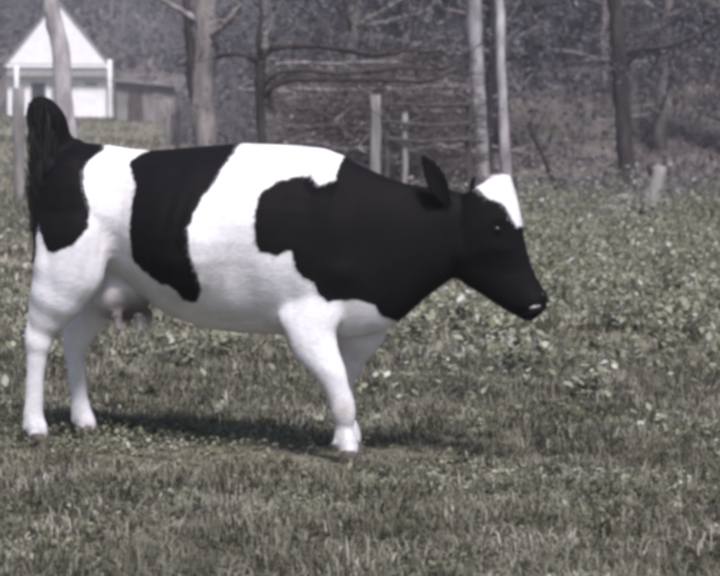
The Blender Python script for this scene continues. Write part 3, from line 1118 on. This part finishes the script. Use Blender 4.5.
def add_grass(name, label, n, d0, d1, half, ln, w, rng):
    x, y = wedge(n, d0, d1, half, rng)
    # tufts: pull points towards clump centres
    cl = 0.5 + 0.5 * wav(x, y, 5.0, 1) * .6 + .4 * .5 * wav(x, y, 13.0, 2)
    gap = sstep(-.5, -.08, wav(x, y, 3.4, 2) + .5 * wav(x, y, 8.5, 0))     # worn spots
    keep = rng.random(n) < np.clip(.25 + cl, .15, 1) * (.12 + .88 * gap) * (1 - sstep(26, 46, y + CAMD + 4 * wav(x, y, .6, 1)))
    x, y, cl = x[keep], y[keep], cl[keep]
    n = len(x)
    trod = np.exp(-((x + .5) ** 2 / 2.2 + (y + .15) ** 2 / .5))      # short where the cow stands and grazes
    big = .5 + .5 * wav(x, y, 1.6, 3)
    L_ = ln * np.clip(1 + .5 * wav(x, y, 21, 2), .4, 2) * rng.uniform(.5, 1.25, n) * (.55 + .75 * np.clip(cl, 0, 1.2)) * (1 - .72 * trod) * (.8 + .4 * big)
    tint = np.clip(.40 + .26 * wav(x, y, 2.3, 0) + .18 * wav(x, y, 7, 3) + .22 * wav(x, y, 19, 1) + rng.normal(0, .11, n), 0, 1)
    V, T, t = blades(x, y, L_, w * rng.uniform(.6, 1.4, n), rng.uniform(.45, 1.25, n), tint, rng)
    o = link(name, mesh_np(name, V, T, {'tint': t}), M['grass'])
    tag(o, label, 'grass', kind='stuff')


g_ = np.random.default_rng(21)
nl_ = 62000
xl, yl = wedge(nl_, 38, 128, .2, g_)
kl = xl < -2.0 + 2.0 * wav(xl, yl, .4, 1)
xl, yl = xl[kl], yl[kl]
V, T, t = blades(xl, yl, g_.uniform(.1, .28, len(xl)), .05, g_.uniform(.3, 1.1, len(xl)), np.clip(.45 + .25 * wav(xl, yl, .8, 2) + g_.normal(0, .15, len(xl)), 0, 1), g_)
tag(link('lawn_grass', mesh_np('lawn_grass', V, T, {'tint': t}), M['grass']), 'dull grass of the lawn running up to the white house', 'grass', kind='stuff')
add_grass('foreground_grass', 'short matted grass in front of and under the cow', 290000, 6.0, 13.5, .21, .075, .007, g_)
add_grass('pasture_grass', 'rough grass of the pasture beyond the cow', 235000, 13.3, 46, .21, .13, .016, g_)


def add_tufts(name, label, nt_, per, d0, d1, half, ln, w, rng):
    cx_, cy_ = wedge(nt_, d0, d1, half, rng)
    size = rng.uniform(.5, 1.5, nt_) * (1 - .8 * np.exp(-((cx_ + .5) ** 2 / 2.2 + (cy_ + .15) ** 2 / .35)))
    tb = np.clip(rng.normal(.34, .24, nt_), 0, .85)
    ix_ = rng.integers(0, nt_, nt_ * per)
    n = len(ix_)
    x = cx_[ix_] + rng.normal(0, .05, n) * size[ix_]
    y = cy_[ix_] + rng.normal(0, .05, n) * size[ix_]
    V, T, t = blades(x, y, ln * size[ix_] * rng.uniform(.4, 1.2, n), w * rng.uniform(.6, 1.3, n), rng.uniform(.4, 1.25, n), np.clip(tb[ix_] + rng.normal(0, .07, n), 0, 1), rng)
    o = link(name, mesh_np(name, V, T, {'tint': t}), M['grass'])
    tag(o, label, 'grass', kind='stuff')


add_tufts('grass_tufts', 'uneven darker and paler grass tufts scattered over the near pasture', 3300, 34, 6.0, 15, .21, .12, .006, g_)


def leaves(n, x, y, hz, size, tint, rng, flat=.5):
    z = gz(x, y) + hz
    a = rng.uniform(0, 2 * np.pi, n)
    el = rng.normal(0.2, flat, n)
    u = np.stack([np.cos(a) * np.cos(el), np.sin(a) * np.cos(el), np.sin(el)], 1)
    s = np.stack([-np.sin(a), np.cos(a), rng.normal(0, .35, n)], 1)
    s /= np.linalg.norm(s, axis=1)[:, None]
    nn = np.cross(u, s)
    c = np.stack([x, y, z], 1)
    L_ = size[:, None]
    w = L_ * .30
    b0 = c - u * L_ * .5
    tipp = c + u * L_ * .5 - nn * L_ * -.06
    m1 = c - u * L_ * .12
    V = np.stack([b0, m1 + s * w + nn * L_ * .07, c + u * L_ * .22 + s * w * .75 + nn * L_ * .06, tipp, c + u * L_ * .22 - s * w * .75 + nn * L_ * .06, m1 - s * w + nn * L_ * .07, c], 1).reshape(-1, 3)
    k = np.arange(n) * 7
    T = np.concatenate([np.stack([k + 6, k + i, k + (i + 1) % 6], 1) for i in range(6)])
    return V, T, np.repeat(tint, 7)


def weed_field(name, label, n, d0, d1, half, size, hmax, rng, mask, base=.42):
    x, y = wedge(n, d0, d1, half, rng)
    dens = mask(x, y)
    keep = rng.random(n) < dens
    x, y = x[keep], y[keep]
    n = len(x)
    x = x + rng.normal(0, .03, n)
    hz = rng.random(n) ** 1.3 * hmax * np.clip(.35 + .9 * wav(x, y, 2.6, 2) + .35 * sstep(0, 2, x), .12, 1.3)
    tint = np.clip(base + .24 * wav(x, y, 3.5, 1) + rng.normal(0, .2, n), 0, 1)
    V, T, t = leaves(n, x, y, hz + .01, size * rng.uniform(.5, 1.35, n), tint, rng)
    o = link(name, mesh_np(name, V, T, {'tint': t}), M['weed'])
    tag(o, label, 'weeds', kind='stuff')


weed_field('meadow_weeds', 'low broad-leaved weeds between grass blades of the foreground', 95000, 6.0, 12.0, .21, .027, .055, g_,
           lambda x, y: np.clip(.35 + .5 * wav(x, y, 2.2, 0), 0.02, 1), .36)
weed_field('pasture_weeds', 'pale leafy weeds covering the pasture behind the cow', 166000, 10.8, 44, .21, .052, .26, g_,
           lambda x, y: np.clip(.25 + .55 * wav(x, y, 1.3, 3) + .25 * sstep(0, 3, x), 0.03, 1) * (1 - .6 * sstep(24, 40, y + CAMD)), .5)
weed_field('tall_weeds', 'taller bushy weed clumps between the cow\'s head and the wood', 140000, 11.6, 46, .21, .058, .5, g_,
           lambda x, y: sstep(.05, .5, wav(x, y, 2.1, 1) + .5 * wav(x, y, 5.2, 0) + .25 * sstep(20, 36, y + CAMD)) * sstep(-.2, 1.2, x - .02 * y) * .8, .46)

# individual larger weeds beside the cow's head
def weed_plant(px, py, h, nl, seed, label):
    rng = np.random.default_rng(seed)
    p, d = on_ground(px, py)
    root = empty('broadleaf_weed', (p.x, p.y, gzf(p.x, p.y)))
    st, V, T, tt, off = MB(), [], [], [], 0
    for k in range(5):
        a = rng.uniform(0, 6.28)
        top = Vector((math.cos(a) * h * .45, math.sin(a) * h * .45, h * rng.uniform(.6, 1)))
        q = [Vector((0, 0, -.02)), top * .5 + Vector((0, 0, h * .1)), top]
        st.tube(q, [.006, .005, .003], 5)
        for j in range(nl + 14):
            t = rng.uniform(.25, 1.05)
            c = q[0].lerp(q[2], t) + Vector(rng.normal(0, .05, 3))
            xx = np.array([c.x + p.x]); yy = np.array([c.y + p.y])
            v, tr_, ti = leaves(1, xx, yy, np.array([max(c.z, .02)]), np.array([rng.uniform(.045, .085)]), np.array([np.clip(rng.normal(.6, .25), 0, 1)]), rng)
            V.append(v - np.array(root.location))
            T.append(tr_ + off)
            off += 7
            tt.append(ti)
    st.build('stem', M['bark_grey'], root)
    link('foliage', mesh_np('foliage', np.concatenate(V), np.concatenate(T), {'tint': np.concatenate(tt)}), M['weed'], root)
    tag(root, label, 'weed', 'tall weeds in the pasture')


for i, (px, py, h, nl, lab) in enumerate((
        (500, 345, .28, 9, 'pale leafy weed clump under the cow\'s muzzle'),
        (522, 378, .30, 8, 'bright leafed weed below and right of the muzzle'),
        (455, 330, .24, 8, 'leafy weed in front of the cow\'s throat'),
        (420, 350, .22, 7, 'low leafy weed just right of the forelegs'),
        (560, 305, .28, 7, 'leafy weed right of the cow\'s nose'),
        (612, 330, .26, 7, 'pale weed midway between muzzle and right edge'),
        (660, 290, .32, 7, 'tall weed in the pasture below the broken snag'),
        (592, 400, .20, 7, 'dark little weed low right of the muzzle'),
        (690, 345, .28, 7, 'leafy weed close to the right edge'),
        (235, 362, .18, 7, 'leafy weed under the cow\'s belly'),
        (180, 370, .16, 6, 'small weed between hind legs and belly'))):
    weed_plant(px, py, h, nl, 60 + i, lab)

# undergrowth on the wooded slope: stems and dead leaves as one mass
rb = np.random.default_rng(5)
n = 106000
x, y = wedge(n, 31, 150, .20, rb)
d = y + CAMD
ok = (x > -1.5 + 2.5 * wav(x, y, .4, 1)) | (d > 146) | ((x / d > -.085) & (d > 85))
ok &= rb.random(n) < np.clip(.6 + .5 * wav(x, y, .7, 2), .2, 1) * sstep(30, 46, d + 5 * wav(x, y, .9, 0))
x, y, d = x[ok], y[ok], d[ok]
n = len(x)
ht = rb.uniform(.3, 1.0, n) * (1.0 + .9 * np.clip(wav(x, y, .5, 0), -.6, 1)) * (.25 + .75 * sstep(44, 70, d)) + .05
V, T, t = blades(x, y, ht * 1.3, .028, rb.uniform(.05, .75, n), np.clip(rb.normal(.42, .2, n), 0, 1), rb)
lv = 2.0
n2 = n * 2
ix = rb.integers(0, n, n2)
xx, yy = x[ix] + rb.normal(0, .22, n2), y[ix] + rb.normal(0, .22, n2)
V2, T2, t2 = leaves(n2, xx, yy, rb.random(n2) * ht[ix], rb.uniform(.07, .2, n2), np.clip(rb.normal(.45, .22, n2) + .15 * wav(xx, yy, .6, 3), 0, 1), rb, .6)
n3_ = 40000
x3, y3 = wedge(n3_, 146, 225, .2, rb)
k3 = (x3 / (y3 + CAMD) < -.04) & (rb.random(n3_) < np.clip(.55 + .6 * wav(x3, y3, .35, 1), .05, 1))
x3, y3 = x3[k3], y3[k3]
V3, T3, t3 = leaves(len(x3), x3, y3, rb.random(len(x3)) * 2.6 * np.clip(.6 + .6 * wav(x3, y3, .4, 0), .1, 1.3), rb.uniform(.3, .8, len(x3)), np.clip(rb.normal(.42, .2, len(x3)) + .15 * wav(x3, y3, .3, 3), 0, 1), rb, .7)
V2, T2, t2 = np.concatenate([V2, V3]), np.concatenate([T2, T3 + len(V2)]), np.concatenate([t2, t3])
o = link('woodland_undergrowth', mesh_np('woodland_undergrowth', np.concatenate([V, V2]), np.concatenate([T, T2 + len(V)]), {'tint': np.concatenate([t, t2])}), M['brush'])
tag(o, 'brown grey brush and dead leaves under the trees on the slope', 'undergrowth', kind='stuff')

# brown thicket of thin leaning stems behind the old fence
rt = np.random.default_rng(9)
n = 2900
cx_ = np.clip(rt.normal(.25, .95, n), -2.2, 2.0)
cy_ = rt.uniform(31, 37.5, n)
cz_ = gz(cx_, cy_) + rt.random(n) ** 1.3 * (2.3 + .7 * wav(cx_, cy_, 2.2, 1))
az = rt.normal(0, .5, n) + np.pi * rt.integers(0, 2, n)
el = rt.normal(.05, .38, n)
ln_ = rt.uniform(.4, 1.5, n)
u = np.stack([np.cos(az) * np.cos(el), np.sin(az) * np.cos(el), np.sin(el)], 1)
c0 = np.stack([cx_, cy_, cz_], 1)
sag = np.stack([np.zeros(n), np.zeros(n), rt.normal(0, .06, n)], 1)
wd = rt.uniform(.006, .016, n)[:, None]
up_ = np.cross(u, np.array([0., 1., 0.]) + rt.normal(0, .3, (n, 3)))
up_ /= np.linalg.norm(up_, axis=1)[:, None]
A, Bm, C_ = c0 - u * ln_[:, None] * .5, c0 + sag, c0 + u * ln_[:, None] * .5
sq = np.cross(u, up_)
V = np.concatenate([np.stack([A + k * wd, Bm + k * wd * .8, C_ + k * wd * .3], 1) for k in (up_, -.5 * up_ + .87 * sq, -.5 * up_ - .87 * sq)], 1).reshape(-1, 3)
b0 = np.arange(n) * 9
T = []
for a_, b_ in ((0, 3), (3, 6), (6, 0)):
    for j in (0, 1):
        T.append(np.stack([b0 + a_ + j, b0 + b_ + j, b0 + b_ + j + 1], 1))
        T.append(np.stack([b0 + a_ + j, b0 + b_ + j + 1, b0 + a_ + j + 1], 1))
n2 = 8000
xx, yy = np.clip(rt.normal(.2, 1.1, n2), -2.6, 2.2), rt.uniform(31, 37.5, n2)
V2, T2, t2 = leaves(n2, xx, yy, rt.random(n2) ** 1.4 * 2.2, rt.uniform(.04, .11, n2), np.clip(rt.normal(.5, .25, n2), 0, 1), rt, .7)
M['thicket'] = blade_mat('thicket_stems', [(0.0, (0.04, 0.032, 0.034)), (0.5, (0.135, 0.112, 0.112)), (1.0, (0.36, 0.33, 0.325))])
o = link('thicket', mesh_np('thicket', np.concatenate([V, V2]), np.concatenate(T + [T2 + len(V)]), {'tint': np.concatenate([np.repeat(np.clip(rt.normal(.35, .25, n), 0, 1), 9), t2])}), M['thicket'])
tag(o, 'tangled red brown thicket behind the old rail fence', 'thicket', kind='stuff')

pile = empty('brush_pile', (0.3, 34.0, gzf(.3, 34.0)))
rnd = random.Random(77)
for (x0, y0, x1, y1, dd, r, pale) in ((275, 64, 402, 61, 43, .03, 1), (292, 90, 470, 86, 42, .03, 1), (300, 97, 384, 100, 43, .035, 0), (330, 114, 466, 110, 42.5, .03, 1), (398, 92, 468, 96, 43, .028, 1),
                                    (286, 127, 372, 122, 42, .035, 1), (296, 108, 350, 112, 42, .03, 0), (410, 118, 472, 128, 42.5, .03, 0), (300, 142, 366, 150, 41.5, .035, 1), (408, 150, 462, 146, 41.5, .03, 1)):
    a, c2 = P(x0, y0, dd), P(x1, y1, dd + rnd.uniform(-.6, .6))
    q = [a.lerp(c2, i / 8) + Vector((0, 0, rnd.gauss(0, .025))) - pile.location for i in range(9)]
    pb = MB().tube(q, [r * (1.1 - .06 * i) * rnd.uniform(.85, 1.15) for i in range(9)], 7, jitter=.1, rnd=rnd)
    for i in range(4):
        grow(pb, q[rnd.randint(1, 7)].copy(), Vector((rnd.gauss(0, 1), rnd.gauss(0, .3), rnd.gauss(0, .5))), rnd.uniform(.3, .7), r * .4, 1, rnd, 0, 2)
    pb.build('dead_pole', M['old_wood'] if pale else M['dark_wood'], pile)
tag(pile, 'pile of dead poles lying across the thicket behind the cow\'s back', 'brush pile')

# ------------------------------------------------------------------ damp air
m = bpy.data.materials.new('haze_air')
m.use_nodes = True
nt = m.node_tree
nt.nodes.remove(nt.nodes['Principled BSDF'])
pv = nt.nodes.new('ShaderNodeVolumePrincipled')
pv.inputs['Color'].default_value = (0.88, 0.87, 0.96, 1)
pv.inputs['Density'].default_value = 0.0011
pv.inputs['Anisotropy'].default_value = 0.1
nt.links.new(pv.outputs[0], nt.nodes['Material Output'].inputs['Volume'])
hz_ = MB().box((-640, -30, float(Z.min()) - 1.5), (640, 940, float(Z.max()) + 18)).build('haze', m, None, False)
tag(hz_, 'pale grey air over the pasture and the wood', 'haze', kind='stuff')
